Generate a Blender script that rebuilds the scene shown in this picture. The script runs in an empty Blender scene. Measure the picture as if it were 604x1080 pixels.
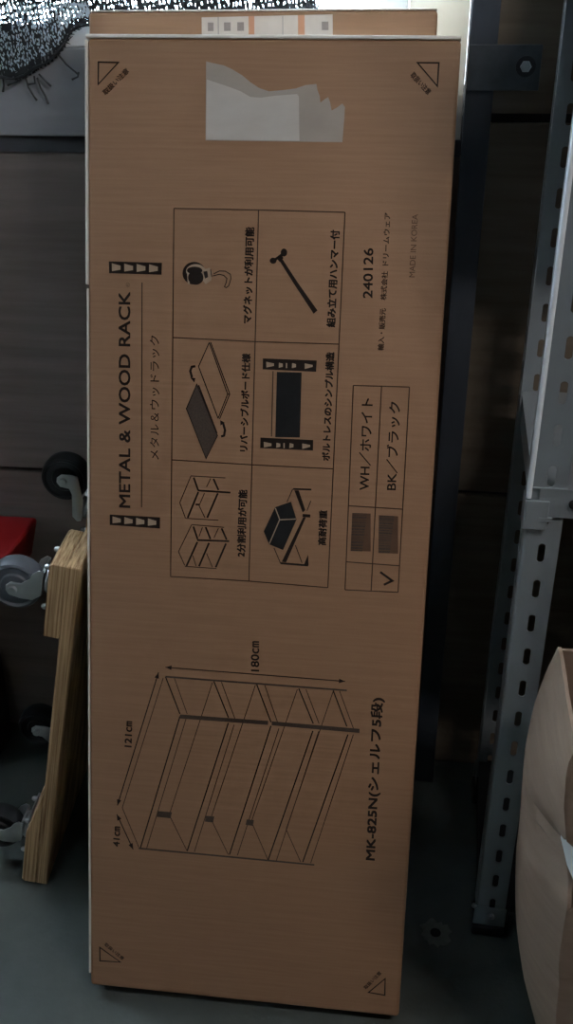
import bpy, bmesh, math, random
from math import pi, sin, cos, tan, atan2, hypot, radians
from mathutils import Matrix, Vector

random.seed(7)
SC = bpy.context.scene
COL = SC.collection

# ------------------------------------------------------------------ camera
def rot(axis, a):
    return Matrix.Rotation(a, 3, axis)
CAM_R = rot('Z', .1393) @ rot('X', -.4868) @ rot('Y', .0068)      # x right, y forward, z up
CAM_C = Vector((0, -1.3356, 1.2322))
FPX = 1000.0
cam_d = bpy.data.cameras.new('camera')
cam = bpy.data.objects.new('camera', cam_d)
COL.objects.link(cam)
cam_d.sensor_fit = 'HORIZONTAL'
cam_d.sensor_width = 36
cam_d.lens = FPX / 604 * 36
cam_d.clip_start = .02
r_, f_, u_ = CAM_R.col[0], CAM_R.col[1], CAM_R.col[2]
cam.matrix_world = Matrix(((r_.x, u_.x, -f_.x, CAM_C.x), (r_.y, u_.y, -f_.y, CAM_C.y), (r_.z, u_.z, -f_.z, CAM_C.z), (0, 0, 0, 1)))
SC.camera = cam

# ------------------------------------------------------------------ world, exposure
SKY_STRENGTH = 23.0
LAMP_STRENGTH = 38.0
w = bpy.data.worlds.new('sky')
SC.world = w
w.use_nodes = True
bg = w.node_tree.nodes['Background']
bg.inputs['Color'].default_value = (.74, .88, 1.0, 1)
bg.inputs['Strength'].default_value = SKY_STRENGTH
vs = SC.view_settings
vs.view_transform = 'Standard'
vs.look = 'None'
vs.exposure = 0.85
vs.gamma = 1.0
vs.use_curve_mapping = False

# ------------------------------------------------------------------ measuring helpers
def ray(px, py):
    return CAM_R @ Vector(((px - 302) / FPX, 1, (540 - py) / FPX))
def at_y(px, py, y):
    d = ray(px, py)
    return CAM_C + d * ((y - CAM_C.y) / d.y)
def at_z(px, py, z):
    d = ray(px, py)
    return CAM_C + d * ((z - CAM_C.z) / d.z)

# ------------------------------------------------------------------ materials
MATS = {}
def new_mat(name):
    m = bpy.data.materials.new(name)
    m.use_nodes = True
    MATS[name] = m
    nt = m.node_tree
    return m, nt, nt.nodes['Principled BSDF']

def node(nt, kind, **kw):
    n = nt.nodes.new(kind)
    for k, v in kw.items():
        if k in n.inputs:
            n.inputs[k].default_value = v
        else:
            setattr(n, k, v)
    return n

def noisy(name, c1, c2, scale=(20, 20, 20), detail=6, rough=.7, metal=0, bump=0, bump_scale=None, spec=.3, lo=.3, hi=.7):
    m, nt, b = new_mat(name)
    tc = node(nt, 'ShaderNodeTexCoord')
    mp = node(nt, 'ShaderNodeMapping')
    mp.inputs['Scale'].default_value = scale
    nt.links.new(tc.outputs['Object'], mp.inputs[0])
    nz = node(nt, 'ShaderNodeTexNoise', Scale=1.0, Detail=detail, Roughness=.6)
    nt.links.new(mp.outputs[0], nz.inputs['Vector'])
    cr = node(nt, 'ShaderNodeValToRGB')
    cr.color_ramp.elements[0].position = lo
    cr.color_ramp.elements[1].position = hi
    cr.color_ramp.elements[0].color = (*c1, 1)
    cr.color_ramp.elements[1].color = (*c2, 1)
    nt.links.new(nz.outputs[0], cr.inputs[0])
    nt.links.new(cr.outputs[0], b.inputs['Base Color'])
    b.inputs['Roughness'].default_value = rough
    b.inputs['Metallic'].default_value = metal
    b.inputs['Specular IOR Level'].default_value = spec
    if bump:
        bs = node(nt, 'ShaderNodeTexNoise', Scale=bump_scale or 200, Detail=4)
        nt.links.new(tc.outputs['Object'], bs.inputs['Vector'])
        bp = node(nt, 'ShaderNodeBump', Strength=bump, Distance=.001)
        nt.links.new(bs.outputs[0], bp.inputs['Height'])
        nt.links.new(bp.outputs[0], b.inputs['Normal'])
    return m

noisy('cardboard', (.325, .176, .098), (.385, .214, .122), (9, 9, 260), rough=.62, bump=.12, bump_scale=350, spec=.35)
noisy('cardboard_edge_lit', (.80, .72, .64), (.88, .81, .74), (60, 60, 60), rough=.6, spec=.4)  # pale tone carries the window light along the carton rims
noisy('carton_grey', (.235, .165, .118), (.29, .205, .150), (14, 14, 60), rough=.7, bump=.15, bump_scale=200)
noisy('torn_paper', (.70, .68, .66), (.82, .80, .78), (40, 40, 40), rough=.7)
noisy('ink', (.016, .010, .008), (.024, .015, .012), (40, 40, 40), rough=.6, spec=.2)
noisy('ink_thin', (.052, .029, .018), (.064, .036, .024), (40, 40, 40), rough=.6, spec=.2)
noisy('ink_grey', (.068, .048, .038), (.098, .070, .055), (500, 500, 500), rough=.6, spec=.2)
noisy('ink_black', (.012, .012, .013), (.018, .018, .019), (40, 40, 40), rough=.6, spec=.2)
noisy('ink_faint', (.125, .068, .042), (.150, .084, .052), (60, 60, 60), rough=.6, spec=.2)
noisy('ink_light', (.40, .285, .195), (.45, .32, .225), (60, 60, 60), rough=.6, spec=.2)
noisy('sticker_grey', (.56, .50, .45), (.64, .58, .53), (12, 12, 30), rough=.55, spec=.3)
noisy('sticker_film', (.40, .335, .285), (.46, .39, .335), (12, 12, 30), rough=.45, spec=.4)
noisy('label_white', (.60, .51, .45), (.66, .57, .50), (60, 60, 60), rough=.6)
noisy('label_orange', (.55, .26, .15), (.60, .30, .18), (60, 60, 60), rough=.6)
noisy('label_grey', (.25, .20, .18), (.34, .28, .25), (900, 900, 900), rough=.6)
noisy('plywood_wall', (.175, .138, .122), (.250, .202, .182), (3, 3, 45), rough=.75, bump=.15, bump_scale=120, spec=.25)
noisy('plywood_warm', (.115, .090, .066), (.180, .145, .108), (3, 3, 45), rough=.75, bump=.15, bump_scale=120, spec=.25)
noisy('wall_dark', (.035, .032, .032), (.055, .050, .050), (5, 5, 5), rough=.8)
noisy('wall_room', (.075, .072, .07), (.10, .096, .092), (2, 2, 2), rough=.85)
noisy('wall_pale', (.55, .54, .52), (.62, .61, .59), (2, 2, 2), rough=.85)
noisy('batten', (.055, .055, .062), (.075, .075, .084), (6, 6, 20), rough=.7)  # shade of the gap below the apron, as a colour
noisy('highlight_white', (.80, .84, .88), (.88, .91, .94), (10, 10, 10), rough=.3, spec=.5)  # white that paints a highlight onto the rack post corner
noisy('trim_white', (.26, .265, .29), (.31, .315, .34), (4, 4, 20), rough=.5, spec=.4)
noisy('frame_white', (.70, .72, .73), (.78, .79, .80), (5, 5, 5), rough=.45)
noisy('concrete', (.052, .060, .055), (.096, .106, .096), (7, 7, 7), detail=10, rough=.62, bump=.35, bump_scale=160, spec=.35, lo=.25, hi=.75)
noisy('concrete_patch', (.115, .117, .107), (.185, .184, .170), (40, 40, 40), rough=.8, bump=.4, bump_scale=200)
noisy('hole_dark', (.012, .012, .012), (.02, .02, .02), (50, 50, 50), rough=.9)
noisy('steel_column', (.026, .031, .042), (.046, .054, .068), (12, 12, 4), rough=.5, spec=.4)
noisy('plate_steel', (.045, .053, .060), (.085, .096, .105), (25, 25, 25), rough=.5, metal=.3)
noisy('rack_steel', (.33, .365, .39), (.41, .445, .47), (18, 18, 6), rough=.34, metal=.55, spec=.5)
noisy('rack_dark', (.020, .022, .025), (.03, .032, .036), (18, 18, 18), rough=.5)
noisy('chrome', (.50, .50, .50), (.62, .62, .61), (20, 20, 20), rough=.28, metal=.9)
noisy('rubber_lit', (.085, .095, .115), (.12, .132, .155), (30, 30, 30), rough=.42, spec=.5)  # lit copy of the wheel rubber, bluish daylight put into the colour
noisy('rubber_black', (.010, .011, .012), (.018, .019, .02), (30, 30, 30), rough=.5)  # shaded copy of the wheel rubber, also used on the bin handle
noisy('red_plastic', (.36, .012, .016), (.44, .020, .022), (6, 6, 6), rough=.45)
noisy('bin_shaded', (.018, .004, .004), (.026, .006, .006), (6, 6, 6), rough=.5)  # shade on the lower red case put into the colour
noisy('net_speck_light', (.55, .68, .78), (.74, .84, .92), (80, 80, 80), rough=.4, spec=.5)  # pale tone stands for bright specks of light in the net
noisy('net_black', (.012, .014, .018), (.03, .034, .04), (60, 60, 60), rough=.45, spec=.5)
noisy('ceiling_white', (.16, .16, .16), (.20, .20, .20), (3, 3, 3), rough=.9)
noisy('lamp_housing', (.7, .7, .7), (.75, .75, .75), (3, 3, 3), rough=.5)

def mat_ply_edge():
    m, nt, b = new_mat('ply_edge')
    tc = node(nt, 'ShaderNodeTexCoord')
    mp = node(nt, 'ShaderNodeMapping')
    mp.inputs['Scale'].default_value = (340, 30, 5)
    nt.links.new(tc.outputs['Object'], mp.inputs[0])
    nz = node(nt, 'ShaderNodeTexNoise', Scale=1.0, Detail=5, Roughness=.65)
    nt.links.new(mp.outputs[0], nz.inputs['Vector'])
    cr = node(nt, 'ShaderNodeValToRGB')
    e = cr.color_ramp.elements
    e[0].position, e[0].color = .32, (.17, .085, .036, 1)
    e[1].position, e[1].color = .62, (.60, .405, .22, 1)
    nt.links.new(nz.outputs[0], cr.inputs[0])
    nt.links.new(cr.outputs[0], b.inputs['Base Color'])
    b.inputs['Roughness'].default_value = .75
    b.inputs['Specular IOR Level'].default_value = .25
mat_ply_edge()

def mat_glass():
    m, nt, b = new_mat('pane_glass')
    nt.nodes.remove(b)
    out = nt.nodes['Material Output']
    t = node(nt, 'ShaderNodeBsdfTransparent', Color=(.93, .96, .97, 1))
    g = node(nt, 'ShaderNodeBsdfGlossy', Roughness=.03)
    mx = node(nt, 'ShaderNodeMixShader', Fac=.07)
    nt.links.new(t.outputs[0], mx.inputs[1])
    nt.links.new(g.outputs[0], mx.inputs[2])
    nt.links.new(mx.outputs[0], out.inputs[0])
mat_glass()

def mat_frosted():
    m, nt, b = new_mat('frosted_film')
    nt.nodes.remove(b)
    out = nt.nodes['Material Output']
    d = node(nt, 'ShaderNodeBsdfDiffuse', Color=(.72, .70, .66, 1))
    t = node(nt, 'ShaderNodeBsdfTranslucent', Color=(.80, .74, .64, 1))
    mx = node(nt, 'ShaderNodeMixShader', Fac=.2)
    nt.links.new(d.outputs[0], mx.inputs[1])
    nt.links.new(t.outputs[0], mx.inputs[2])
    nt.links.new(mx.outputs[0], out.inputs[0])
mat_frosted()

def mat_emit():
    m, nt, b = new_mat('lamp_glow')
    b.inputs['Base Color'].default_value = (.9, .9, .9, 1)
    b.inputs['Emission Color'].default_value = (1.0, .96, .91, 1)
    b.inputs['Emission Strength'].default_value = LAMP_STRENGTH
mat_emit()

# ------------------------------------------------------------------ mesh helpers
class MB:
    def __init__(self):
        self.v, self.f = [], []
    def add(self, vs, fs):
        o = len(self.v)
        self.v += [tuple(p) for p in vs]
        self.f += [tuple(i + o for i in f) for f in fs]
        return self
    def box(self, x0, x1, y0, y1, z0, z1):
        vs = [(x, y, z) for x in (x0, x1) for y in (y0, y1) for z in (z0, z1)]
        return self.add(vs, [(0, 1, 3, 2), (4, 6, 7, 5), (0, 4, 5, 1), (2, 3, 7, 6), (0, 2, 6, 4), (1, 5, 7, 3)])
    def prism(self, pts, fn0, fn1):
        """polygon pts (a,b) placed by two functions -> closed prism"""
        n = len(pts)
        vs = [fn0(*p) for p in pts] + [fn1(*p) for p in pts]
        fs = [tuple(range(n))[::-1], tuple(range(n, 2 * n))]
        fs += [(i, (i + 1) % n, n + (i + 1) % n, n + i) for i in range(n)]
        return self.add(vs, fs)
    def tube(self, pts, r, n=8, cap=True):
        pts = [Vector(p) for p in pts]
        rr = r if isinstance(r, (list, tuple)) else [r] * len(pts)
        rings = []
        up = None
        for i, p in enumerate(pts):
            d = (pts[min(i + 1, len(pts) - 1)] - pts[max(i - 1, 0)]).normalized()
            if up is None:
                a = Vector((0, 0, 1)) if abs(d.z) < .9 else Vector((1, 0, 0))
            else:
                a = up
            s = d.cross(a).normalized()
            t = s.cross(d).normalized()
            up = t
            rings.append([p + (s * cos(2 * pi * k / n) + t * sin(2 * pi * k / n)) * rr[i] for k in range(n)])
        vs = [q for rg in rings for q in rg]
        fs = []
        for i in range(len(pts) - 1):
            for k in range(n):
                k2 = (k + 1) % n
                fs.append((i * n + k, i * n + k2, (i + 1) * n + k2, (i + 1) * n + k))
        if cap:
            fs.append(tuple(range(n))[::-1])
            fs.append(tuple((len(pts) - 1) * n + k for k in range(n)))
        return self.add(vs, fs)
    def lathe(self, prof, origin, axis, n=32):
        """prof: (radius, along) pairs, closed with caps"""
        ax = Vector(axis).normalized()
        a = Vector((0, 0, 1)) if abs(ax.z) < .9 else Vector((1, 0, 0))
        s = ax.cross(a).normalized()
        t = s.cross(ax)
        o = Vector(origin)
        vs = []
        for (r, h) in prof:
            for k in range(n):
                vs.append(o + ax * h + (s * cos(2 * pi * k / n) + t * sin(2 * pi * k / n)) * r)
        fs = []
        for i in range(len(prof) - 1):
            for k in range(n):
                k2 = (k + 1) % n
                fs.append((i * n + k, i * n + k2, (i + 1) * n + k2, (i + 1) * n + k))
        fs.append(tuple(range(n))[::-1])
        fs.append(tuple((len(prof) - 1) * n + k for k in range(n)))
        return self.add(vs, fs)
    def build(self, name, mat, parent=None, bevel=0, seg=2, smooth=False, recalc=True):
        me = bpy.data.meshes.new(name)
        me.from_pydata(self.v, [], self.f)
        bm = bmesh.new()
        bm.from_mesh(me)
        if recalc:
            bmesh.ops.recalc_face_normals(bm, faces=bm.faces)
        if bevel:
            es = [e for e in bm.edges if len(e.link_faces) == 2 and e.calc_face_angle(0) > .5]
            bmesh.ops.bevel(bm, geom=es, offset=bevel, segments=seg, profile=.5, affect='EDGES', clamp_overlap=True)
        bm.to_mesh(me)
        bm.free()
        me.materials.append(MATS[mat])
        if smooth:
            for p in me.polygons:
                p.use_smooth = True
            try:
                me.set_sharp_from_angle(angle=radians(40))
            except Exception:
                pass
        o = bpy.data.objects.new(name, me)
        COL.objects.link(o)
        o.parent = parent
        return o

def empty(name, loc=(0, 0, 0), R=None):
    o = bpy.data.objects.new(name, None)
    o.empty_display_size = .05
    COL.objects.link(o)
    o.location = loc
    if R is not None:
        o.rotation_euler = R.to_euler()
    return o

def tag(o, label=None, cat=None, group=None, kind=None):
    if label: o['label'] = label
    if cat: o['category'] = cat
    if group: o['group'] = group
    if kind: o['kind'] = kind
    return o

def copy_tree(o, parent=None):
    c = o.copy()
    COL.objects.link(c)
    c.parent = parent
    for ch in list(o.children):
        copy_tree(ch, c)
    return c

# ------------------------------------------------------------------ the room
XL, XR, YF, YB, H = -2.4, 2.4, -3.6, .018, 2.6
tag(MB().box(XL, XR, YF, .25, -.1, 0).build('floor', 'concrete'), 'dark grey green concrete floor', kind='structure')
floor = bpy.data.objects['floor']
tag(MB().box(XL, XR, YF, .25, H, H + .1).build('ceiling', 'ceiling_white'), 'plain pale ceiling out of view', kind='structure')
tag(MB().box(XL - .1, XL, YF, .25, 0, H).build('wall_left', 'wall_pale'), 'plain pale left wall of the storeroom', kind='structure')
tag(MB().box(XR, XR + .1, YF, .25, 0, H).build('wall_right', 'wall_room'), 'plain grey right wall of the storeroom', kind='structure')
tag(MB().box(XL, XR, YF - .1, YF, 0, H).build('wall_front', 'wall_room'), 'plain grey wall behind the viewer', kind='structure')

WX0, WX1, WZ0, WZ1 = -1.75, .046, 1.145, 2.1           # window opening
wb = MB()
wb.box(XL, WX0, .035, .16, 0, H)
wb.box(WX1, XR, .035, .16, 0, H)
wb.box(WX0, WX1, .035, .16, 0, WZ0)
wb.box(WX0, WX1, .035, .16, WZ1, H)
wall = tag(wb.build('wall_back', 'wall_dark'), 'back wall lined with brown grey plywood panels', kind='structure')
# plywood sheets: each one a piece of the back wall
def panel(x0, x1, z0, z1, mat='plywood_wall', dy=0):
    o = MB().box(x0, x1, YB + dy, .034, z0, z1).build('plywood_panel', mat, wall, bevel=.0015, seg=1)
    return o
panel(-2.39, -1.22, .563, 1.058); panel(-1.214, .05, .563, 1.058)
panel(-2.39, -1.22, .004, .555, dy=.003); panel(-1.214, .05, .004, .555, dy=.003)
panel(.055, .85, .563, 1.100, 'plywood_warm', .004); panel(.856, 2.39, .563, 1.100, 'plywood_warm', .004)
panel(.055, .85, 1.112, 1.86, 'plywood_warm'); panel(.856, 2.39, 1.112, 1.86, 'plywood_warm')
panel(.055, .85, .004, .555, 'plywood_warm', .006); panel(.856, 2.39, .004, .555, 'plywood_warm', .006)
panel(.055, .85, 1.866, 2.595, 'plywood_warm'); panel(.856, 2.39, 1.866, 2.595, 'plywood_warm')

MB().box(-1.85, .046, .014, .034, 1.0585, 1.0795).build('gap_shade_strip', 'batten', wall)  # fills the shadow gap under the apron, shade painted as a dark strip
# white apron board below the window
ap = MB().box(-1.85, -.030, .008, .034, 1.080, 1.190).build('trim_1', 'trim_white', None, bevel=.002)
tag(ap, 'white apron board under the window', kind='structure')
# window: frame, glass, frosted strip beside the column
win = empty('window_1', (0, .03, 1.19))
tag(win, 'white framed window with bright daylight behind the black net', kind='structure')
def wpart(name, mat, x0, x1, y0, y1, z0, z1, bev=.002):
    o = MB().box(x0, x1, y0 - .03, y1 - .03, z0 - 1.19, z1 - 1.19).build(name, mat, win, bevel=bev)
    return o
wpart('bottom_rail', 'frame_white', -1.75, -.031, .0085, .05, 1.1905, 1.218)
wpart('top_rail', 'frame_white', -1.75, -.031, .02, .06, 2.06, 2.1)
wpart('side_stile', 'frame_white', -1.75, -1.71, .02, .06, 1.2185, 2.0595)
wpart('side_stile', 'frame_white', -.068, -.031, .016, .05, 1.2185, 2.0595)
wpart('mullion', 'frame_white', -.92, -.88, .02, .06, 1.2185, 2.0595)
wpart('pane', 'pane_glass', -1.709, -.921, .036, .040, 1.2186, 2.0594, 0)
wpart('pane', 'pane_glass', -.879, -.069, .036, .040, 1.2186, 2.0594, 0)
wpart('frosted_strip', 'frosted_film', -.030, .0445, .016, .019, 1.080, 2.1, 0)

# floor anchor hole
pa = MB()
def blob(cx, cy, r, jit, n=26, seed=1):
    rnd = random.Random(seed)
    return [(cx + r * (1 + rnd.uniform(-jit, jit)) * cos(2 * pi * k / n), cy + r * (1 + rnd.uniform(-jit, jit)) * sin(2 * pi * k / n)) for k in range(n)]
c = at_z(459, 984, 0)
MB().prism(blob(c.x, c.y, .023, .22), lambda a, b: (a, b, -.002), lambda a, b: (a, b, .0007)).build('mortar_patch', 'concrete_patch', floor)
MB().lathe([(.0078, -.002), (.0078, .0010), (.0070, .0012)], (c.x, c.y, 0), (0, 0, 1), 20).build('anchor_hole', 'hole_dark', floor)

# ceiling lamp behind and above the viewer
lamp = empty('pendant_lamp', (.95, -1.28, 2.30))
tag(lamp, 'long white batten lamp hanging from the ceiling out of view overhead', 'lamp')
MB().box(-.42, .42, -.05, .05, 0, .05).build('housing', 'lamp_housing', lamp, bevel=.006)
MB().box(-.40, .40, -.04, .04, -.025, -.0005).build('diffuser', 'lamp_glow', lamp)
for sx_ in (-.35, .35):
    MB().tube([(sx_, 0, .05), (sx_, 0, H - 2.30)], .003, 6).build('suspension_cord', 'rack_dark', lamp)

# ------------------------------------------------------------------ steel column with bolted plate
col = empty('steel_column', (.063, .0, 0))
tag(col, 'dark blue grey steel column beside the window frame with bolted plate', 'column')
X0, X1 = -.0175, .0165
m = MB(); m.box(X0, X1, -.030, -.022, 0, H); m.build('front_flange', 'steel_column', col, bevel=.001, seg=1)
m = MB(); m.box(-.004, .004, -.022, .012, 0, H); m.build('web', 'steel_column', col)
pl = MB().box(X0 - .0, .070, -.0365, -.0305, 1.143, 1.194).build('bracket_plate', 'plate_steel', col, bevel=.001)
bc = at_y(554, 70, -.036)
MB().lathe([(.0118, 0), (.0118, .002), (.0075, .0022), (.0075, .0018)], (bc.x - .063, -.0366, bc.z), (0, -1, 0), 28).build('washer', 'rack_dark', pl, smooth=True)
MB().lathe([(.0068, 0), (.0068, .005), (.005, .006)], (bc.x - .063, -.0385, bc.z), (0, -1, 0), 6).build('bolt', 'rack_steel', pl)

# ------------------------------------------------------------------ the tall cartons
BW, BL, BT = .431, 1.24, .062
LEAN = .3048
BR = rot('Z', .0267) @ rot('X', -LEAN) @ rot('Y', .0081)
BO = Vector((-.3978, -.5154, .0225))
BINV = BR.inverted()
def uv(px, py, depth=0.0):
    """pixel measured in the photograph -> (width, height) on the carton's front face"""
    n = BR @ Vector((0, 1, 0))
    o = BO + n * depth
    d = ray(px, py)
    t = (o - CAM_C).dot(n) / d.dot(n)
    q = BINV @ (CAM_C + d * t - BO)
    return (q.x, q.z)

def carton_body(name, parent, BW=BW, BL=BL):
    m = MB().box(0, BW, 0, BT, 0, BL)
    o = m.build(name, 'cardboard', parent, bevel=.0048, seg=4, smooth=True)
    return o

box1 = empty('shelving_carton', BO, BR)
tag(box1, 'tall brown printed shelving carton leaning in front, nearest the viewer', 'box')
body1 = carton_body('body', box1)

class Ink:
    """flat printed artwork on a carton face"""
    def __init__(self, depth=0.0, y=-.0003, du=0, dv=0):
        self.m, self.depth, self.y, self.du, self.dv = MB(), depth, y, du, dv
    def P(self, p):
        a, b = uv(p[0], p[1], self.depth)
        return Vector((a - self.du, b - self.dv))
    def poly_uv(self, pts):
        self.m.add([(p[0], self.y, p[1]) for p in pts], [tuple(range(len(pts)))])
    def poly(self, pts):
        self.poly_uv([self.P(p) for p in pts]); return self
    def line(self, pts, wpx, close=False):
        q = [self.P(p) for p in pts]
        if close: q.append(q[0])
        h = wpx * .00108 / 2
        n = len(q)
        L, R = [], []
        for i in range(n):
            if close and i in (0, n - 1):
                d1, d2 = (q[0] - q[n - 2]).normalized(), (q[1] - q[0]).normalized()
            else:
                d1 = (q[i] - q[i - 1]).normalized() if i else (q[1] - q[0]).normalized()
                d2 = (q[i + 1] - q[i]).normalized() if i < n - 1 else d1
            dd = (d1 + d2).normalized() if (d1 + d2).length > .1 else d1
            k = 1 / max(.5, dd.dot(d1))
            nn = Vector((-dd.y, dd.x)) * h * k
            L.append(q[i] + nn); R.append(q[i] - nn)
        for i in range(n - 1):
            self.poly_uv([R[i], R[i + 1], L[i + 1], L[i]])
        return self
    def ellipse(self, cx, cy, rx, ry, a=0, n=28, a0=0, a1=2 * pi):
        self.poly([(cx + rx * cos(t) * cos(a) - ry * sin(t) * sin(a), cy + rx * cos(t) * sin(a) + ry * sin(t) * cos(a)) for t in [a0 + (a1 - a0) * k / n for k in range(n)]]); return self
    def arrowhead(self, tip, frm, s):
        t, f = Vector(tip), Vector(frm)
        d = (t - f).normalized(); nn = Vector((-d.y, d.x))
        self.poly([t, t - d * s * 1.6 + nn * s * .6, t - d * s * 1.6 - nn * s * .6]); return self
    def text(self, body, s, e, hpx, weight=0.0, dirn=None):
        """text whose baseline runs from pixel s to pixel e; hpx = glyph height in pixels (0 = natural)"""
        cu = bpy.data.curves.new('tmp', 'FONT')
        cu.body = body
        cu.resolution_u = 3
        ob = bpy.data.objects.new('tmp', cu)
        COL.objects.link(ob)
        me = bpy.data.meshes.new_from_object(ob.evaluated_get(bpy.context.evaluated_depsgraph_get()))
        xs = [v.co.x for v in me.vertices]; ys = [v.co.y for v in me.vertices]
        x0, x1, y0, y1 = min(xs), max(xs), min(ys), max(ys)
        a, b = self.P(s), self.P(e)
        d = b - a; ln = d.length; d.normalize()
        nn = Vector((-d.y, d.x))
        sx = ln / (x1 - x0)
        sy = hpx * .00108 / (y1 - y0) if hpx else sx
        h = weight * .00108
        fs = [tuple(p.vertices) for p in me.polygons]
        for k, (ox, oy) in enumerate(((-h, -h), (h, h), (-h, h), (h, -h)) if h else ((0, 0),)):
            vs = []
            for v in me.vertices:
                p = a + d * ((v.co.x - x0) * sx + ox) + nn * ((v.co.y - y0) * sy + oy)
                vs.append((p.x, self.y - k * .00002, p.y))
            self.m.add(vs, fs)
        bpy.data.objects.remove(ob); bpy.data.curves.remove(cu); bpy.data.meshes.remove(me)
        return self
    def build(self, name, mat, parent, label=None):
        o = self.m.build(name, mat, parent, recalc=False)
        for p in o.data.polygons:
            pass
        bm = bmesh.new(); bm.from_mesh(o.data)
        bm.normal_update()
        for f in bm.faces:
            if f.normal.y > 0: f.normal_flip()
        bm.to_mesh(o.data); bm.free()
        if label: o['label'] = label
        return o

I = Ink
# title block
I().text('METAL & WOOD RACK', (137.2, 535.5), (137.2, 308), 13, .35).build('printed_title', 'ink', box1, 'dark lettering reading METAL & WOOD RACK')
I().text('®', (137, 303), (136.8, 298), 4.5, 0).build('printed_mark', 'ink_faint', box1)
I().line([(149.3, 535), (149.8, 298)], 1.2).build('printed_rule', 'ink_thin', box1)
I().text('メタル＆ウッドラック', (168, 485), (168, 354), 11, .0).build('printed_subtitle', 'ink', box1)
def post_icon(tl, tr, bl, br, name='printed_post_icon'):
    I().poly([tl, tr, br, bl]).build(name, 'ink', box1)
    o = I(y=-.0005)
    def L(a, b):
        t = Vector(tl).lerp(Vector(tr), a); u = Vector(bl).lerp(Vector(br), a)
        return t.lerp(u, b)
    for k in range(4):
        a = .055 + k * .235
        o.poly([L(a, .16), L(a + .165, .34), L(a + .165, .68), L(a, .82)])
    o.build('printed_icon_window', 'ink_light', box1)
post_icon((114.8, 275.6), (170.8, 277.2), (115.2, 288.2), (170.4, 289.8))
post_icon((115.8, 542.6), (168.8, 545.6), (115.8, 553.6), (168.6, 557.4))
# main table
g = I()
TL, TM, TR = (183.4, 219.8), (272.6, 221.5), (363.7, 224)
BLc, BM, BRc = (179.9, 608), (262.4, 612.8), (345.6, 619.7)
for a, b in ((TL, BLc), (TM, BM), (TR, BRc)): g.line([a, b], 1.2)
for pts in ([TL, TM, TR], [(182.6, 356), (268.7, 360.3), (357.2, 363)], [(181.3, 485), (265.5, 490.2), (350.9, 494.5)], [BLc, BM, BRc]): g.line(pts, 1.2)
g.build('printed_table', 'ink_thin', box1)
for body, s, e, h in (('マグネットが利用可能', (265, 341), (268, 240), 9.6), ('リバーシブルボード仕様', (261, 476), (264, 373.3), 9.4),
                      ('2分割利用が可能', (258.3, 587), (260.6, 517), 9.8), ('組み立て用ハンマー付', (353.3, 345), (358, 243), 9.6),
                      ('ボルトレスのシンプル構造', (347.6, 485.8), (352.4, 371.7), 9), ('高耐荷重', (343.4, 575), (345, 538.7), 9)):
    I().text(body, s, e, h, .38).build('printed_caption', 'ink', box1)
# small shelf pictures  (crop 180,495 scale 7.55)
def C(ox, oy, k):
    return lambda x, y: (ox + x / k, oy + y / k)
q = C(180, 495, 7.55)
a, b = I(), I()
for p in (((160, 55), (72, 265)), ((72, 265), (118, 390)), ((160, 52), (435, 68)), ((122, 390), (380, 405)), ((318, 72), (285, 140)), ((268, 190), (232, 275)),
          ((222, 280), (272, 385)), ((165, 443), (62, 655)), ((62, 655), (112, 765)), ((165, 440), (425, 462)), ((112, 772), (365, 790)),
          ((252, 462), (225, 535)), ((380, 468), (345, 545)), ((175, 685), (202, 770)), ((285, 668), (332, 780))):
    a.line([q(*p[0]), q(*p[1])], 1.0)
for p in (((183, 65), (218, 165)), ((340, 75), (380, 165)), ((215, 168), (475, 185)), ((220, 180), (135, 385)), ((375, 190), (290, 385)),
          ((180, 455), (214, 555)), ((278, 460), (316, 555)), ((405, 470), (445, 560)), ((210, 563), (465, 572)), ((212, 578), (125, 770)), ((305, 585), (225, 772)), ((440, 590), (358, 780))):
    b.line([q(*p[0]), q(*p[1])], 2.1)
b.line([q(198, 280), q(232, 280)], 2)
a.build('printed_shelf_outline', 'ink_thin', box1); b.build('printed_shelf_frames', 'ink', box1)
# magnet hook (crop 185,265 scale 8.63)
q = C(185, 265, 8.63)
I().ellipse(*q(170, 200), 12.3, 12.0).build('printed_magnet', 'ink', box1)
o = I(y=-.0005)
o.ellipse(*q(185, 180), 10.2, 7.2)
o.poly([q(105, 200), q(125, 190), q(130, 300), q(112, 295)])
o.poly([q(200, 185), q(310, 150), q(335, 190), q(325, 265), q(275, 300), q(245, 260)])
o.build('printed_magnet_rim', 'ink_light', box1)
o = I(y=-.0007)
o.ellipse(*q(185, 240), 8.2, 7.6)
o.ellipse(*q(175, 175), 8.2, 4.0)
o.poly([q(255, 185), q(290, 180), q(298, 235), q(268, 250)])
o.line([q(320, 165), q(330, 235)], 1)
o.line([q(340, 225), q(400, 210), q(440, 220), q(468, 248), q(462, 285), q(445, 325)], 1)
o.line([q(350, 205), q(400, 180), q(455, 182), q(500, 210), q(505, 250), q(485, 315), q(462, 332), q(445, 322)], 1)
o.build('printed_hook', 'ink', box1)
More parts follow.
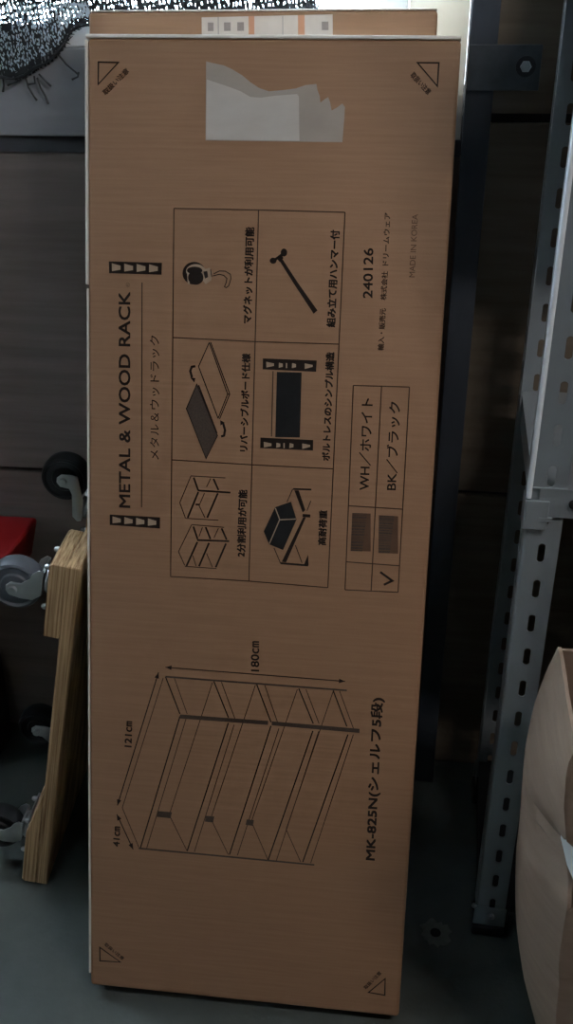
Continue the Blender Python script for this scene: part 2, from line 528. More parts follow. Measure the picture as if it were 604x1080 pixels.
# reversible boards (crop 185,355 scale 8)
q = C(185, 355, 8.0)
I().poly([q(180, 400), q(355, 835), q(258, 1030), q(92, 608)]).build('printed_board_grey', 'ink_grey', box1)
o = I(y=-.0005)
o.line([q(180, 400), q(355, 835), q(258, 1030), q(92, 608)], 1.1, close=True)
o.line([q(195, 410), q(350, 815)], 1.6)
for seg in (((285, 50), (195, 252)), ((195, 252), (360, 690)), ((285, 50), (440, 485)), ((297, 48), (458, 485)), ((458, 485), (372, 695)), ((440, 485), (360, 690)), ((440, 485), (458, 485))):
    o.line([q(*seg[0]), q(*seg[1])], 1.1)
o.line([q(168, 250), q(138, 255), q(125, 290), q(140, 345)], 2.6)
o.poly([q(125, 345), q(168, 350), q(160, 388)])
o.line([q(385, 842), q(410, 835), q(418, 790), q(402, 730)], 2.6)
o.poly([q(378, 705), q(415, 725), q(380, 750)])
o.build('printed_boards', 'ink', box1)
# hammer (crop 275,255 scale 8.63)
q = C(275, 255, 8.63)
o = I()
o.poly([q(170, 175), q(195, 155), q(335, 370), q(515, 625), q(480, 655), q(305, 390)])
o.poly([q(145, 150), q(185, 105), q(205, 150), q(170, 185)])
o.line([q(120, 170), q(210, 105)], 3)
o.ellipse(*q(112, 172), 3.6, 3.2); o.ellipse(*q(210, 98), 3.4, 4.2)
o.build('printed_hammer', 'ink', box1)
# boltless joint (crop 265,365 scale 7.55)
q = C(265, 365, 7.55)
I().poly([q(203, 205), q(400, 210), q(386, 728), q(190, 725)]).build('printed_panel_black', 'ink_black', box1)
I().line([q(173, 200), q(160, 720)], 1.2).build('printed_panel_rule', 'ink_thin', box1)
I().poly([q(92, 98), q(520, 115), q(515, 205), q(90, 185)]).build('printed_rail', 'ink', box1)
I().poly([q(72, 728), q(492, 748), q(490, 832), q(70, 812)]).build('printed_rail', 'ink', box1)
for (dx, dy) in ((0, 0), (-20, 637)):
    o = I(y=-.0005)
    o.poly([q(118 + dx, 125 + dy), q(180 + dx, 138 + dy), q(180 + dx, 158 + dy), q(120 + dx, 170 + dy)])
    o.poly([q(220 + dx, 132 + dy), q(250 + dx, 140 + dy), q(250 + dx, 165 + dy), q(218 + dx, 172 + dy)])
    o.poly([q(275 + dx, 135 + dy), q(285 + dx, 135 + dy), q(285 + dx, 175 + dy), q(275 + dx, 175 + dy)])
    o.poly([q(325 + dx, 135 + dy), q(355 + dx, 143 + dy), q(355 + dx, 168 + dy), q(322 + dx, 175 + dy)])
    o.poly([q(425 + dx, 138 + dy), q(488 + dx, 150 + dy), q(488 + dx, 165 + dy), q(425 + dx, 182 + dy)])
    o.build('printed_rail_slots', 'ink_light', box1)
# heavy load (crop 268,505 scale 8.63)
q = C(268, 505, 8.63)
I().poly([q(190, 258), q(335, 208), q(385, 370), q(262, 648), q(135, 595), q(86, 478)]).build('printed_load_black', 'ink_black', box1)
o = I(y=-.0005)
o.line([q(192, 265), q(232, 370), q(138, 590)], 1.2); o.line([q(232, 372), q(380, 365)], 1.2)
o.build('printed_load_edges', 'ink_light', box1)
o = I()
o.poly([q(365, 105), q(405, 105), q(465, 285), q(440, 305)])
o.poly([q(445, 350), q(470, 350), q(290, 760), q(250, 755)])
o.line([q(440, 333), q(510, 338)], 3.6)
o.line([q(355, 92), q(520, 98)], 2.0)
o.line([q(240, 768), q(490, 788)], 2.4)
o.poly([q(490, 690), q(495, 790), q(455, 775)])
o.build('printed_beam', 'ink', box1)
for sgm in (((350, 92), (298, 212)), ((180, 628), (240, 770)), ((375, 605), (435, 765)), ((515, 200), (480, 290))): I().line([q(*sgm[0]), q(*sgm[1])], 1.1).build('printed_beam_line', 'ink_thin', box1)
# size table
g = I()
for a, b in (((372.4, 406.5), (363.7, 622)), ((402.2, 407.4), (391.2, 623)), ((431.6, 408.2), (419.6, 624.6)), ((372.4, 406.5), (431.6, 408.2)),
             ((367.3, 533.4), (424.2, 537)), ((364.9, 592.5), (421.2, 596.7)), ((363.7, 622), (419.6, 624.6))): g.line([a, b], 1.2)
g.build('printed_size_table', 'ink_thin', box1)
I().text('WH／ホワイト', (389.6, 517), (393.6, 420.4), 13.4, .2).build('printed_colour', 'ink', box1)
I().text('BK／ブラック', (418, 517), (422.4, 424), 13, .2).build('printed_colour', 'ink', box1)
q = C(360, 530, 8.63)
I().line([q(352, 632), q(462, 712), q(385, 748)], 2.6).build('printed_check_mark', 'ink', box1)
rnd = random.Random(3)
for (c0, c1, c2, c3) in (((98, 95), (265, 100), (82, 440), (215, 445)), ((340, 115), (515, 125), (335, 460), (465, 465))):
    o, pale = I(y=-.0005), I()
    pale.poly([q(*c0), q(*c1), q(c3[0] + 50, c3[1]), q(*c2)])
    pale.build('printed_barcode_ground', 'ink_faint', box1)
    tt = 0
    while tt < .97:
        wd = rnd.choice((.012, .018, .03, .045))
        A, B = Vector(c0).lerp(Vector(c2), tt), Vector(c1).lerp(Vector(c3), tt)
        A2, B2 = Vector(c0).lerp(Vector(c2), min(1, tt + wd)), Vector(c1).lerp(Vector(c3), min(1, tt + wd))
        o.poly([q(*A), q(*A.lerp(B, .8)), q(*A2.lerp(B2, .8)), q(*A2)])
        tt += wd + rnd.choice((.012, .02, .03))
    o.build('printed_barcode', 'ink_grey', box1)
# right column of small print
I().text('240126', (392.4, 314.3), (393.4, 262), 10, .25).build('printed_date', 'ink', box1)
for b_, s_, e_, h_ in (('輸入・販売元', (404.4, 369.6), (406.8, 325.5), 6.6), ('株式会社', (407.2, 316.5), (409, 286.5), 6.6), ('ドリームウェア', (409.2, 280), (411.4, 224.5), 6.2)):
    I().text(b_, s_, e_, h_, .15).build('printed_importer', 'ink_thin', box1)
I().text('MADE IN KOREA', (437.2, 292.5), (440.6, 226), 6.2).build('printed_origin', 'ink_faint', box1)
# big shelf drawing
q = C(160, 690, 2.626)
a, b = I(), I()
for p in (((38, 62), (78, 165)), ((172, 75), (212, 175)), ((290, 82), (330, 188)), ((407, 95), (447, 192)), ((502, 100), (540, 200)),
          ((78, 172), (-31.5, 537)), ((212, 190), (98, 545)), ((330, 198), (215, 555)), ((446, 212), (322, 570)), ((543, 222), (418, 575))):
    b.line([q(*p[0]), q(*p[1])], 1.5)
for p in (((62, 64), (98, 165)), ((193, 77), (230, 178)), ((313, 86), (348, 188)), ((427, 97), (463, 192)), ((520, 102), (558, 205)),
          ((95, 178), (-14, 537)), ((228, 195), (118, 547)), ((352, 205), (237, 557)), ((462, 213), (345, 571)), ((558, 222), (440, 578)),
          ((32, 65), (-81.5, 425)), ((-81.5, 425), (-36, 534)), ((168, 78), (50, 440)), ((50, 448), (98, 545)), ((287, 85), (165, 450)), ((165, 458), (212, 555)),
          ((403, 97), (277, 460)), ((277, 466), (322, 570)), ((502, 103), (372, 485)), ((372, 485), (412, 575))):
    a.line([q(*p[0]), q(*p[1])], .95)
for p, wd in ((((38, 62), (540, 100)), 2.2), (((78, 172), (322, 190)), 5.2), (((332, 191), (575, 212)), 5.2), (((-36, 537), (450, 583)), 2.2)):
    I(y=-.0004).line([q(*p[0]), q(*p[1])], wd).build('printed_drawing_post', 'ink_grey', box1)
for pp in ([q(18, 434), q(56, 437), q(52, 454), q(14, 450)], [q(150, 447), q(173, 449), q(170, 466), q(147, 463)], [q(263, 457), q(283, 459), q(280, 475), q(260, 472)]):
    I(y=-.0004).poly(pp).build('printed_drawing_bracket', 'ink_grey', box1)
a.build('printed_drawing_lines', 'ink_thin', box1); b.build('printed_drawing_shelves', 'ink', box1)
o = I()
for s, e in ((q(38, 36), q(535, 75)), ((167.2, 709), (123.8, 849.4)), ((123.2, 858.7), (140.4, 895.8))):
    o.line([s, e], 1.3); o.arrowhead(s, e, 4); o.arrowhead(e, s, 4)
o.build('printed_arrows', 'ink', box1)
for body, s, e, h in (('180㎝', (273, 708), (273, 676.5), 9.4), ('121㎝', (138.6, 788), (139.4, 761), 8.4), ('41㎝', (126, 893), (126.6, 872), 8)):
    I().text(body, s, e, h, .3).build('printed_size', 'ink', box1)
I().text('MK-825N(シェルフ5段)', (397.4, 907.5), (405.6, 736.5), 15.5, .5).build('printed_model', 'ink', box1)
# corner marks
for tri, s, e in (([(103.8, 65.5), (124.8, 66), (103.6, 89)], (107.5, 98.2), (134.5, 72)), ([(440, 66.2), (462.6, 66.4), (461, 91)], (432, 73.5), (453.5, 97)),
                  ([(105.2, 999), (105.4, 1013.2), (127, 1014.6)], (109, 993.5), (131, 1011)), ([(406, 1032), (405.6, 1049.5), (388.5, 1046.5)], (384, 1045.5), (403.5, 1026))):
    o = I(); o.line(tri, 1.7, close=True)
    if tri[0][1] < 500 or tri[0][0] > 300: pass
    o.build('printed_corner_mark', 'ink', box1)
for s_, e_, h_ in (((111.5, 101), (136.5, 76), 6.2), ((432, 80), (450.5, 100.5), 6.2), ((109.6, 996.5), (129, 1012.6), 5), ((386, 1043.5), (402.5, 1026.5), 5)):
    I().text('取扱い注意', s_, e_, h_, .15).build('printed_corner_text', 'ink_thin', box1)
# torn sticker rest
q = C(200, 60, 3.356)
def sheet(name, pts, mat, thick, y0, parent, depth=0, du=0, dv=0):
    P2 = [uv(*p, depth) for p in pts]
    P2 = [(a_ - du, b_ - dv) for a_, b_ in P2]
    return MB().prism(P2, lambda a_, b_: (a_, y0, b_), lambda a_, b_: (a_, y0 - thick, b_)).build(name, mat, parent)
film = [q(58, 16), q(82, 22), q(120, 30), q(150, 44), q(185, 65), q(215, 90), q(245, 110), q(280, 122), q(330, 118), q(375, 112), q(410, 100), q(430, 98), q(448, 96), q(452, 118), q(460, 140), q(462, 162),
        q(475, 152), q(490, 142), q(497, 162), q(502, 190), q(520, 180), q(540, 165), q(549, 178), q(547, 215), q(540, 302), q(300, 299), q(56, 296)]
lab = [q(60, 80), q(95, 92), q(135, 105), q(180, 122), q(215, 142), q(250, 145), q(300, 138), q(380, 132), q(386, 140), q(388, 298), q(300, 296), q(58, 293)]
sheet('torn_sticker', film, 'sticker_film', .0002, -.0001, box1)['label'] = 'grey torn remains of a shipping sticker'
sheet('torn_sticker_layer', lab, 'sticker_grey', .0002, -.0003, box1)
# carton seams: flaps along left edge and top lid, rim light put into their colour
m = MB().box(-.0024, .0, .0012, BT * .55, .018, BL - .285); m.build('side_flap', 'cardboard_edge_lit', box1, bevel=.0007, seg=1)
m = MB().box(-.0034, .0, .0006, BT * .45, BL - .280, BL - .002); m.build('side_flap', 'cardboard_edge_lit', box1, bevel=.0007, seg=1)
m = MB().box(-.002, BW - .0005, -.0006, BT - .004, BL, BL + .0042); m.build('top_flap', 'cardboard_edge_lit', box1, bevel=.001, seg=2, smooth=True)

# second carton behind
DV2 = BT * tan(LEAN) + .0004
du2 = uv(93, 14, BT + .001)[0]
BW2, BL2 = .4235, 1.2895 - DV2 - .0016
BR2 = BR @ rot('Y', -.008)
box2 = empty('shelving_carton', BO + BR @ Vector((du2, BT + .001, DV2 + BL2)) - BR2 @ Vector((0, 0, BL2)), BR2)
tag(box2, 'plain brown carton leaning behind the printed one with white address labels', 'box')
carton_body('body', box2, BW2, BL2)
MB().box(.001, BW2 - .001, .0005, BT - .004, BL2, BL2 + .0016).build('top_flap', 'cardboard_edge_lit', box2, bevel=.0006, seg=1)
def sheet2(name, pts, mat, y0):
    return sheet(name, pts, mat, .0002, y0, box2, BT + .001, du2, DV2)
sheet2('shipping_label', [(212.5, 19.5), (350.5, 17.5), (350.5, 44), (212.5, 44)], 'label_white', -.0001)
sheet2('label_band', [(262, 18.7), (268, 18.6), (268, 44), (262, 44)], 'label_orange', -.0003)
sheet2('label_band', [(314, 18), (321, 18), (321, 44), (314, 44)], 'label_orange', -.0003)
for x0, x1 in ((219, 225), (236, 243), (250, 257), (339, 346)):
    sheet2('label_print', [(x0, 25), (x1, 25), (x1, 34), (x0, 34)], 'label_grey', -.0003)
for x0 in (229.6, 297.5):
    sheet2('label_rule', [(x0, 19.2), (x0 + .8, 19.2), (x0 + .8, 44), (x0, 44)], 'label_grey', -.0003)

# ------------------------------------------------------------------ slotted-angle rack
def slotted_strip(m, fn, wd, z0, n, pitch=.05, sw=.0085, sh=.026, th=.002):
    """flange with long slots; fn(u, z, t) -> point, u across 0..wd, t through the sheet"""
    N = 16
    for c in range(n):
        zc = z0 + (c + .5) * pitch
        outer, inner = [], []
        for k in range(N):
            a = 2 * pi * (k + .5) / N
            s = max(abs(cos(a)) / (wd / 2), abs(sin(a)) / (pitch / 2))
            outer.append([cos(a) / s, sin(a) / s])
            dz = sh / 2 - sw / 2
            inner.append((sw / 2 * cos(a), sw / 2 * sin(a) + (dz if sin(a) > 0 else -dz)))
        # square the corners of the cell
        for p in outer:
            if abs(abs(p[0]) - wd / 2) < wd * .28 and abs(abs(p[1]) - pitch / 2) < pitch * .12:
                p[0] = math.copysign(wd / 2, p[0]); p[1] = math.copysign(pitch / 2, p[1])
        vs, fs = [], []
        for t in (0, th):
            vs += [fn(wd / 2 + p[0], zc + p[1], t) for p in outer]
            vs += [fn(wd / 2 + p[0], zc + p[1], t) for p in inner]
        for k in range(N):
            k2 = (k + 1) % N
            fs.append((k, k2, N + k2, N + k))
            fs.append((2 * N + k2, 2 * N + k, 3 * N + k, 3 * N + k2))
            fs.append((N + k, N + k2, 3 * N + k2, 3 * N + k))
        m.add(vs, fs)
    # long outer edges
    zt = z0 + n * pitch
    for u in (0, wd):
        m.add([fn(u, z0, 0), fn(u, z0, th), fn(u, zt, th), fn(u, zt, 0)], [(0, 1, 2, 3)])
    for z in (z0, zt):
        m.add([fn(0, z, 0), fn(0, z, th), fn(wd, z, th), fn(wd, z, 0)], [(0, 1, 2, 3)])

RKD, RKW = .31, .90
rack = empty('slotted_rack', (.1397, -.3407, 0), rot('Z', radians(-2.2)))
tag(rack, 'grey steel slotted angle rack standing right of the cartons', 'rack')
FW, RB = .042, .0036
def post(x, y, sx, sy):
    m = MB()
    slotted_strip(m, lambda u, z, t: (x + sx * (u + RB), y + sy * t, z), FW - RB, .041, 34)
    slotted_strip(m, lambda u, z, t: (x + sx * t, y + sy * (u + RB), z), FW - RB, .041, 34)
    # rounded bend between the two flanges
    n = 5
    pts = [(x + sx * RB * (1 - sin(pi / 2 * k / n)), y + sy * RB * (1 - cos(pi / 2 * k / n))) for k in range(n + 1)]
    vs, fs = [], []
    for p in pts:
        vs += [(p[0], p[1], .041), (p[0], p[1], 1.741)]
    fs = [(2 * k, 2 * k + 1, 2 * k + 3, 2 * k + 2) for k in range(n)]
    m.add(vs, fs)
    o = m.build('post', 'rack_steel', rack, smooth=True)
    # plastic foot cap
    f = MB().box(min(x - sx * .003, x + sx * .0445), max(x - sx * .003, x + sx * .0445), min(y - sy * .003, y + sy * .0445), max(y - sy * .003, y + sy * .0445), 0, .024).build('foot_cap', 'rack_dark', o, bevel=.004)
    p = MB().box(min(x - sx * .0022, x + sx * .044), max(x - sx * .0022, x + sx * .044), min(y - sy * .0022, y), max(y - sy * .0022, y), .0245, .062).build('foot_plate', 'rack_steel', o, bevel=.0008, seg=1)
    MB().lathe([(.0055, 0), (.0055, .003), (.003, .0045)], (x + sx * .022, y - sy * .0022, .046), (0, -sy, 0), 12).build('bolt', 'rack_steel', o)
    return o
p_fl = post(0, 0, 1, 1)
p_rl = post(0, RKD, 1, -1)
p_fr = post(RKW, 0, -1, 1)
p_rr = post(RKW, RKD, -1, -1)
MB().lathe([(.0035, 0), (.0035, .004), (.002, .005)], (-.0022, .0, .062), (-.5, -.8, 0), 10).build('bolt', 'chrome', p_fl)
def shelf(z, lip=.036, mat='rack_steel', lip_x=.012):
    m = MB()
    x0, x1, y0, y1 = .004, RKW - .004, -.0030, RKD + .0030
    m.box(x0, x1, y0 if lip_x < .03 else .004, y1, z - .0015, z)
    m.box(lip_x, x1, y0, y0 + .0015, z - lip, z - .0016)
    m.box(x0, x1, y1 - .0015, y1, z - lip, z - .0016)
    m.box(x0, x0 + .0015, y0 + .046, y1 - .046, z - lip, z - .0016)
    m.box(x1 - .0015, x1, y0 + .046, y1 - .046, z - lip, z - .0016)
    return m.build('shelf', mat, rack)
s1 = shelf(.752)
s2 = shelf(.062, .03, 'rack_dark', .046)  # bottom shelf coloured dark in place of shade low in the rack
s3 = shelf(1.29)
# corner clip with bolt where the shelf meets the front post
MB().box(-.0022, .024, -.0068, -.0035, .700, .737).build('corner_clip', 'rack_steel', p_fl, bevel=.001)
MB().box(-.0038, -.0022, -.0068, .022, .700, .737).build('corner_clip', 'rack_steel', p_fl, bevel=.0006, seg=1)
MB().lathe([(.005, 0), (.005, .003), (.003, .0042)], (.050, -.0032, .765 - .03), (0, -1, 0), 12).build('bolt', 'rack_dark', s1)
MB().tube([(.0006, .0006, .7375), (.0006, .0006, 1.20)], .0032, 12).build('edge_highlight', 'highlight_white', p_fl, smooth=True)  # added strip that draws the window highlight along the post corner
MB().box(.014, .029, -.0076, -.0040, .7115, .7165).build('clip_tongue', 'rack_steel', p_fl)

# ------------------------------------------------------------------ open carton on the floor, right
def carton_right():
    root = empty('open_carton', (.40, -.55, 0))
    tag(root, 'open brown carton with bulging side and torn edge on the floor by the rack', 'box')
    prof = [(0, .232), (.03, .222), (.08, .206), (.14, .189), (.20, .176), (.29, .166), (.38, .162), (.45, .161), (.52, .164), (.565, .170), (.60, .178)]
    def xl(z):
        for (z0, x0), (z1, x1) in zip(prof, prof[1:]):
            if z <= z1:
                t = (z - z0) / (z1 - z0)
                return x0 + (x1 - x0) * t
        return prof[-1][1]
    YF_, YB_, ZT = -.600, -.435, .60
    def turnz(z):
        k = .35 + .65 * min(1, z / .25)
        return .036 * k * (1 if z < .40 else max(.05, 1 - (z - .40) / .19))
    # left panel: bulging sheet, rounded toward the front edge, torn at the front corner
    NZ, NY = 60, 26
    th = .004
    m = MB()
    def pt(i, j, off):
        z = ZT * i / NZ
        s = j / NY                                     # 0 = far, 1 = near edge
        # torn bite in the near edge
        y_near = YF_
        if .385 < z < .475:
            k = 1 - abs((z - .43) / .045)
            y_near = YF_ + .034 * min(1, k * 1.6) * (1 + .25 * sin(z * 260))
        y = YB_ + (y_near - YB_) * s
        bul = -.004 * sin(pi * s) * sin(pi * z / ZT)
        turn = turnz(z) * max(0, s - .35) ** 2 / .4225
        x = xl(z) + bul + turn + .0015 * sin(23 * z + 4 * s)
        return (x + off - .40, y + .55, z)
    for off in (0, th):
        o = len(m.v)
        vs = [pt(i, j, off) for i in range(NZ + 1) for j in range(NY + 1)]
        fs = []
        for i in range(NZ):
            for j in range(NY):
                a_ = i * (NY + 1) + j
                fs.append((a_, a_ + 1, a_ + NY + 2, a_ + NY + 1))
        m.add(vs, fs)
    K = (NZ + 1) * (NY + 1)
    rim = [NZ * (NY + 1) + j for j in range(NY + 1)]
    m.f += [(a_, b_, b_ + K, a_ + K) for a_, b_ in zip(rim, rim[1:])]
    near = [i * (NY + 1) + NY for i in range(NZ + 1)]
    m.f += [(a_, b_, b_ + K, a_ + K) for a_, b_ in zip(near, near[1:])]
    far = [i * (NY + 1) for i in range(NZ + 1)]
    m.f += [(a_, b_, b_ + K, a_ + K) for a_, b_ in zip(far, far[1:])]
    m.build('side_panel', 'carton_grey', root, smooth=True)
    # front, back and far side walls
    zs = [ZT * k / 24 for k in range(25)]
    def wall_panel(name, y0, y1, xr, zt, extra):
        m = MB()
        vs, fs = [], []
        for z in [zz for zz in zs if zz <= zt + 1e-6]:
            for y in (y0, y1):
                vs += [(xl(z) + extra(z) - .40, y + .55, z), (xr - .40, y + .55, z)]
        n = len(vs) // 4
        for k in range(n - 1):
            b_ = 4 * k
            fs += [(b_, b_ + 1, b_ + 5, b_ + 4), (b_ + 3, b_ + 2, b_ + 6, b_ + 7), (b_ + 2, b_, b_ + 4, b_ + 6), (b_ + 1, b_ + 3, b_ + 7, b_ + 5)]
        fs += [(0, 2, 3, 1), (4 * n - 4, 4 * n - 3, 4 * n - 1, 4 * n - 2)]
        m.add(vs, fs).build(name, 'carton_grey', root)
    tn = lambda z: turnz(z) + .0015 + (.022 if .39 < z < .47 else 0)
    wall_panel('front_panel', YF_ - .0005, YF_ + .0035, .62, .60, tn)
    wall_panel('back_panel', YB_ - .006, YB_ - .002, .62, .60, lambda z: .006)
    MB().box(.615 - .40, .619 - .40, YF_ + .0065 + .55, YB_ - .0065 + .55, 0.004, .6).build('side_panel', 'carton_grey', root)
    MB().box(.250 - .40, .614 - .40, YF_ + .0065 + .55, YB_ - .0065 + .55, .001, .005).build('bottom_panel', 'carton_grey', root)
    MB().add([(.235 - .40, .112, .601), (.612 - .40, .112, .601), (.600 - .40, .135, .775), (.250 - .40, .135, .775), (.235 - .40, .116, .601), (.612 - .40, .116, .601), (.600 - .40, .139, .775), (.250 - .40, .139, .775)],
             [(0, 1, 2, 3), (5, 4, 7, 6), (0, 4, 5, 1), (1, 5, 6, 2), (2, 6, 7, 3), (3, 7, 4, 0)]).build('lamp_block_flap', 'carton_grey', root)  # out-of-view flap added to stop lamp light reaching the floor behind
    # torn paper layer curling at the bite
    m = MB()
    a0 = Vector((xl(.43) + .026 - .40, YF_ + .034 + .55, .478))
    pts = [(-.004, 0, 0), (.012, -.016, -.004), (.022, -.030, -.036), (.018, -.038, -.070), (.006, -.022, -.050), (-.002, -.008, -.026)]
    vs = [a0 + Vector(p) for p in pts] + [a0 + Vector(p) + Vector((.0012, .0008, 0)) for p in pts]
    n = len(pts)
    m.add(vs, [tuple(range(n)), tuple(range(n, 2 * n))[::-1]] + [(k, (k + 1) % n, n + (k + 1) % n, n + k) for k in range(n)])
    m.build('torn_paper', 'torn_paper', root)
carton_right()

# ------------------------------------------------------------------ tipped plywood dolly with casters
DA = math.atan(.2)
dolly = empty('plywood_dolly', (-.5285, -.342, 0.0037), rot('Z', radians(4.4)) @ rot('Y', DA))
tag(dolly, 'plywood furniture dolly tipped on end against the carton side', 'dolly')
PD = .31
pm = MB().box(-.0185, 0, 0, PD, 0, .602)
pm.build('deck_board', 'ply_edge', dolly, bevel=.0015, seg=1)
PADT = .0215
def pad(y0, y1, lower):
    x0, x1 = -.0187 - PADT, -.0187
    if lower:
        pts = [(x1, .195), (x0 + .004, .122), (x0, .110), (x0, .004), (x0 + .004, 0), (x1, 0)]
    else:
        pts = [(x1, .485), (x0, .485), (x0, .598), (x0 + .004, .602), (x1, .602)]
    o = MB().prism(pts, lambda a_, b_: (a_, y0, b_), lambda a_, b_: (a_, y1, b_)).build('caster_pad', 'ply_edge', dolly, bevel=.001, seg=1)
    return o
for y0, y1 in ((.0, .095), (PD - .095, PD)):
    pad(y0, y1, True); pad(y0, y1, False)

def caster(y, z, trail, tire, reach=.052):
    """plate on the pad, swivel fork pointing away from it, wheel between the arms"""
    bx = -.0187 - PADT - .0003
    m = MB()
    m.box(bx - .003, bx, y - .030, y + .030, z - .040, z + .040)
    m.lathe([(.021, 0), (.021, .006), (.017, .010)], (bx - .003, y, z), (-1, 0, 0), 20)
    for dy in (-.023, .023):
        for dz in (-.032, .032):
            m.lathe([(.0045, 0), (.0045, .004), (.003, .008)], (bx - .003, y + dy, z + dz), (-1, 0, 0), 8)
    # yoke
    ax = bx - reach
    az = z + trail
    yk = bx - .013
    s = 1 if trail < 0 else -1
    m.box(yk - .003, yk, y - .0205, y + .0205, z - .018, z + .018)
    o = m.build('caster', 'chrome', dolly, bevel=.0008, seg=1)
    arm = [(yk, z + s * .019), (yk - .006, z + s * .021), (yk - .014, z + s * .014), (yk - .018, az + s * .020), (ax + .010, az + s * .011), (ax - .004, az + s * .0105), (ax - .010, az + s * .004),
           (ax - .010, az - s * .004), (ax - .004, az - s * .0105), (ax + .012, az - s * .013), (yk - .012, az - s * .012), (yk, z - s * .018)]
    for yy in (-.0206, .0180):
        MB().prism(arm, lambda a_, b_: (a_, y + yy, b_), lambda a_, b_: (a_, y + yy + .0026, b_)).build('fork_arm', 'chrome', o, bevel=.0009, seg=2, smooth=True)
    MB().lathe([(.0062, -.0265), (.0062, -.021), (.004, -.0208), (.004, .021), (.0062, .0212), (.0062, .026)], (ax, y, az), (0, 1, 0), 14).build('axle_bolt', 'chrome', o)
    R_ = .0365
    w_ = MB().lathe([(.0045, -.016), (.018, -.0155), (.020, -.0125), (.0285, -.0125), (.031, -.0155), (R_ - .002, -.0140), (R_, -.010), (R_ + .0006, 0), (R_, .010), (R_ - .002, .0140), (.031, .0155), (.0285, .0125), (.020, .0125), (.018, .0155), (.0045, .016)], (ax, y, az), (0, 1, 0), 40)
    w_.build('wheel', tire, o, smooth=True)
    return o
caster(.048, .548, -.016, 'rubber_lit')
caster(PD - .048, .548, .044, 'rubber_black', .046)
caster(.048, .075, -.014, 'rubber_black')
caster(PD - .048, .075, .012, 'rubber_black')

# ------------------------------------------------------------------ red plastic case against the wall
bin_ = empty('storage_bin', (-.818, -.085, 0))
tag(bin_, 'red storage bin behind the casters at the left, shade painted into its body', 'bin')
def frustum(x0, x1, y0, y1, z0, z1, g):
    vs = [(x0 + g, y0 + g, z0), (x1 - g, y0 + g, z0), (x1 - g, y1, z0), (x0 + g, y1, z0), (x0, y0, z1), (x1, y0, z1), (x1, y1, z1), (x0, y1, z1)]
    return MB().add(vs, [(0, 3, 2, 1), (4, 5, 6, 7), (0, 1, 5, 4), (1, 2, 6, 5), (2, 3, 7, 6), (3, 0, 4, 7)])
frustum(-.21, .110, -.030, .080, 0, .404, .012).build('body', 'bin_shaded', bin_, bevel=.008, seg=3, smooth=True)  # dark body stands for shade below the red top
frustum(-.215, .208, -.046, .088, .4045, .480, .020).build('lid', 'red_plastic', bin_, bevel=.007, seg=3, smooth=True)
MB().tube([(-.10, 0, .478), (-.095, 0, .506), (-.08, 0, .513), (.04, 0, .513), (.055, 0, .506), (.06, 0, .478)], .008, 10).build('handle', 'rubber_black', bin_, smooth=True)

# ------------------------------------------------------------------ black shade net over the window
net = empty('shade_net', (-.45, .004, 1.20))
tag(net, 'black knitted shade net hanging frayed over the window, bright daylight through it', 'net')
NO = Vector((-.45, .004, 1.20))
hem_px = [(-60, 84), (0, 81), (14, 83), (26, 80), (36, 72), (50, 66), (60, 56), (68, 47), (75, 33), (84, 27), (97, 26), (140, 25), (190, 24), (240, 24), (290, 22), (338, 20)]
hem = [at_y(px, py, .003) for px, py in hem_px]
def hem_z(x):
    if x <= hem[0].x: return hem[0].z
    for a_, b_ in zip(hem, hem[1:]):
        if x <= b_.x:
            return a_.z + (b_.z - a_.z) * (x - a_.x) / (b_.x - a_.x)
    return hem[-1].z
XN0, XN1, ZN1 = -1.0, hem[-1].x, 1.62
def ny(x, z, k=0):
    fade = max(0, min(1, (z - 1.24) / .1))
    return .0045 - .0012 * sin(x * 60 + z * 9) * (.4 + fade) - .001 * k
def ribbon(m, pts, wds):
    n = len(pts)
    L, R = [], []
    for i, p in enumerate(pts):
        d = (pts[min(i + 1, n - 1)] - pts[max(i - 1, 0)])
        d = Vector((d.x, 0, d.z)).normalized()
        s = Vector((-d.z, 0, d.x)) * wds[i] / 2
        L.append(p + s); R.append(p - s)
    m.add([q_ - NO for q_ in L] + [q_ - NO for q_ in R], [(i, i + 1, n + i + 1, n + i) for i in range(n - 1)])
rn = random.Random(11)
warp = MB()
step = .0050
x = XN0
while x < XN1:
    z = hem_z(x) - .002
    pts, wd = [], []
    while z < ZN1:
        xx = x + .0010 * sin(z * 300 + x * 900) + rn.uniform(-.0007, .0007) - (z - 1.2) * .10
        pts.append(Vector((xx, ny(xx, z), z))); wd.append(rn.uniform(.0022, .0056))
        z += .0055 * rn.uniform(.8, 1.2)
    if len(pts) > 2: ribbon(warp, pts, wd)
    x += step * rn.uniform(.75, 1.25)
warp.build('warp_threads', 'net_black', net, recalc=False)['kind'] = 'stuff'
weft = MB()
z = 1.14
while z < ZN1:
    pts, wd = [], []
    xx = XN0
    def flush():
        if len(pts) > 2: ribbon(weft, pts, wd)
    while xx < XN1:
        zz = z + .0013 * sin(xx * 620 + z * 70) + rn.uniform(-.0009, .0009) + (xx + .5) * .12
        if zz > hem_z(xx) and rn.random() > .10:
            pts.append(Vector((xx, ny(xx, zz, 1), zz))); wd.append(rn.uniform(.0022, .0056))
        else:
            flush(); pts, wd = [], []
        xx += .0042
    flush()
    z += .0058 * rn.uniform(.8, 1.25)
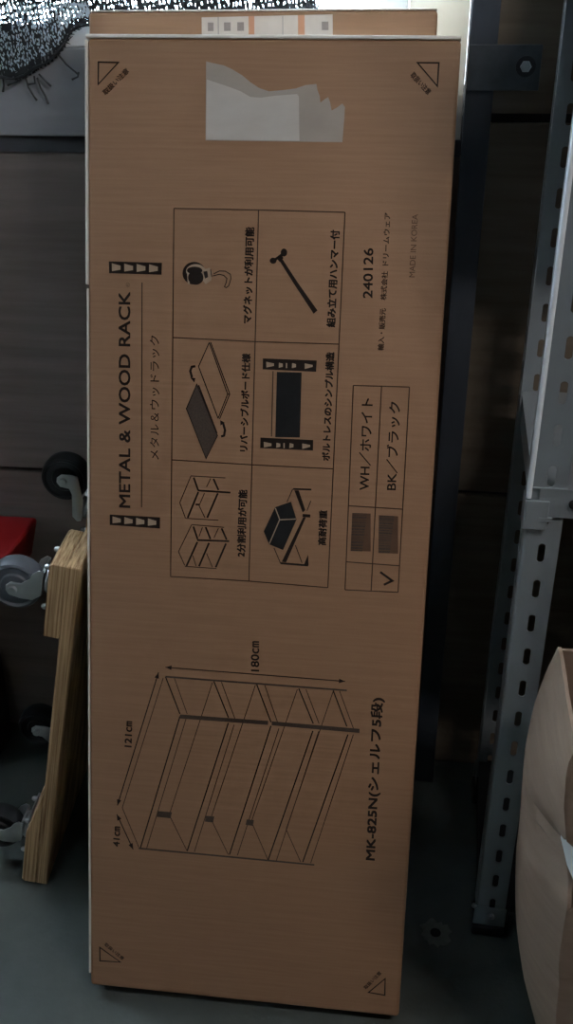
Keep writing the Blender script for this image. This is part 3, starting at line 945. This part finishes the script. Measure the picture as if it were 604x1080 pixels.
weft.build('weft_threads', 'net_black', net, recalc=False)['kind'] = 'stuff'
# denser gathered fold along the hem
fold = MB()
for k in range(1500):
    x = rn.uniform(-.70, hem[-1].x)
    z0 = hem_z(x)
    reach = .040 if x < -.47 else .012
    zz = z0 + reach * rn.random() ** 1.7
    ln = rn.uniform(.004, .013)
    a = rn.uniform(-.6, .9) + pi / 2 * (rn.random() < .7)
    p0 = Vector((x, ny(x, zz, 2), zz)); p1 = p0 + Vector((cos(a), 0, sin(a))) * ln
    ribbon(fold, [p0, (p0 + p1) / 2 + Vector((rn.uniform(-.001, .001), -.0004, 0)), p1], [.0008, rn.uniform(.001, .0024), .0006])
pale = MB()  # specks of light across the lower net, drawn as pale strands
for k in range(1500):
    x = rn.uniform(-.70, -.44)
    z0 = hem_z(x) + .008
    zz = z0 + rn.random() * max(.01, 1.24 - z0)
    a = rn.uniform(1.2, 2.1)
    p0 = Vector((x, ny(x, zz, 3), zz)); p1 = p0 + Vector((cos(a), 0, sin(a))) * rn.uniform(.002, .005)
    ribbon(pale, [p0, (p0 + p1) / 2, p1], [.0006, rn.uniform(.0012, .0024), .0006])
pale.build('light_specks', 'net_speck_light', net, recalc=False)['kind'] = 'stuff'
fold.build('gathered_fold', 'net_black', net, recalc=False)['kind'] = 'stuff'
hp = [Vector((p.x, .001, p.z)) - NO for p in hem if p.x > -.9]
MB().tube(hp, [.0020 + .0009 * sin(k * 2.3) for k in range(len(hp))], 7).build('hem', 'net_black', net, smooth=True)
for pth in ([(27, 82), (30, 92), (36, 102), (39, 106)], [(39, 82), (43, 93), (48, 102), (51, 110)], [(62, 58), (70, 68), (77, 74), (83, 79)], [(3, 82), (4, 90), (3, 97)],
            [(41, 78), (47, 84), (54, 91)], [(83, 76), (82, 81), (76, 84)], [(22, 84), (14, 88), (8, 90)], [(36, 80), (37, 88), (30, 89)]):
    P3 = [at_y(px, py, .002) - NO for px, py in pth]
    MB().tube(P3, [.0014] + [.0012] * (len(P3) - 2) + [.0016], 6).build('loose_thread', 'net_black', net, smooth=True)
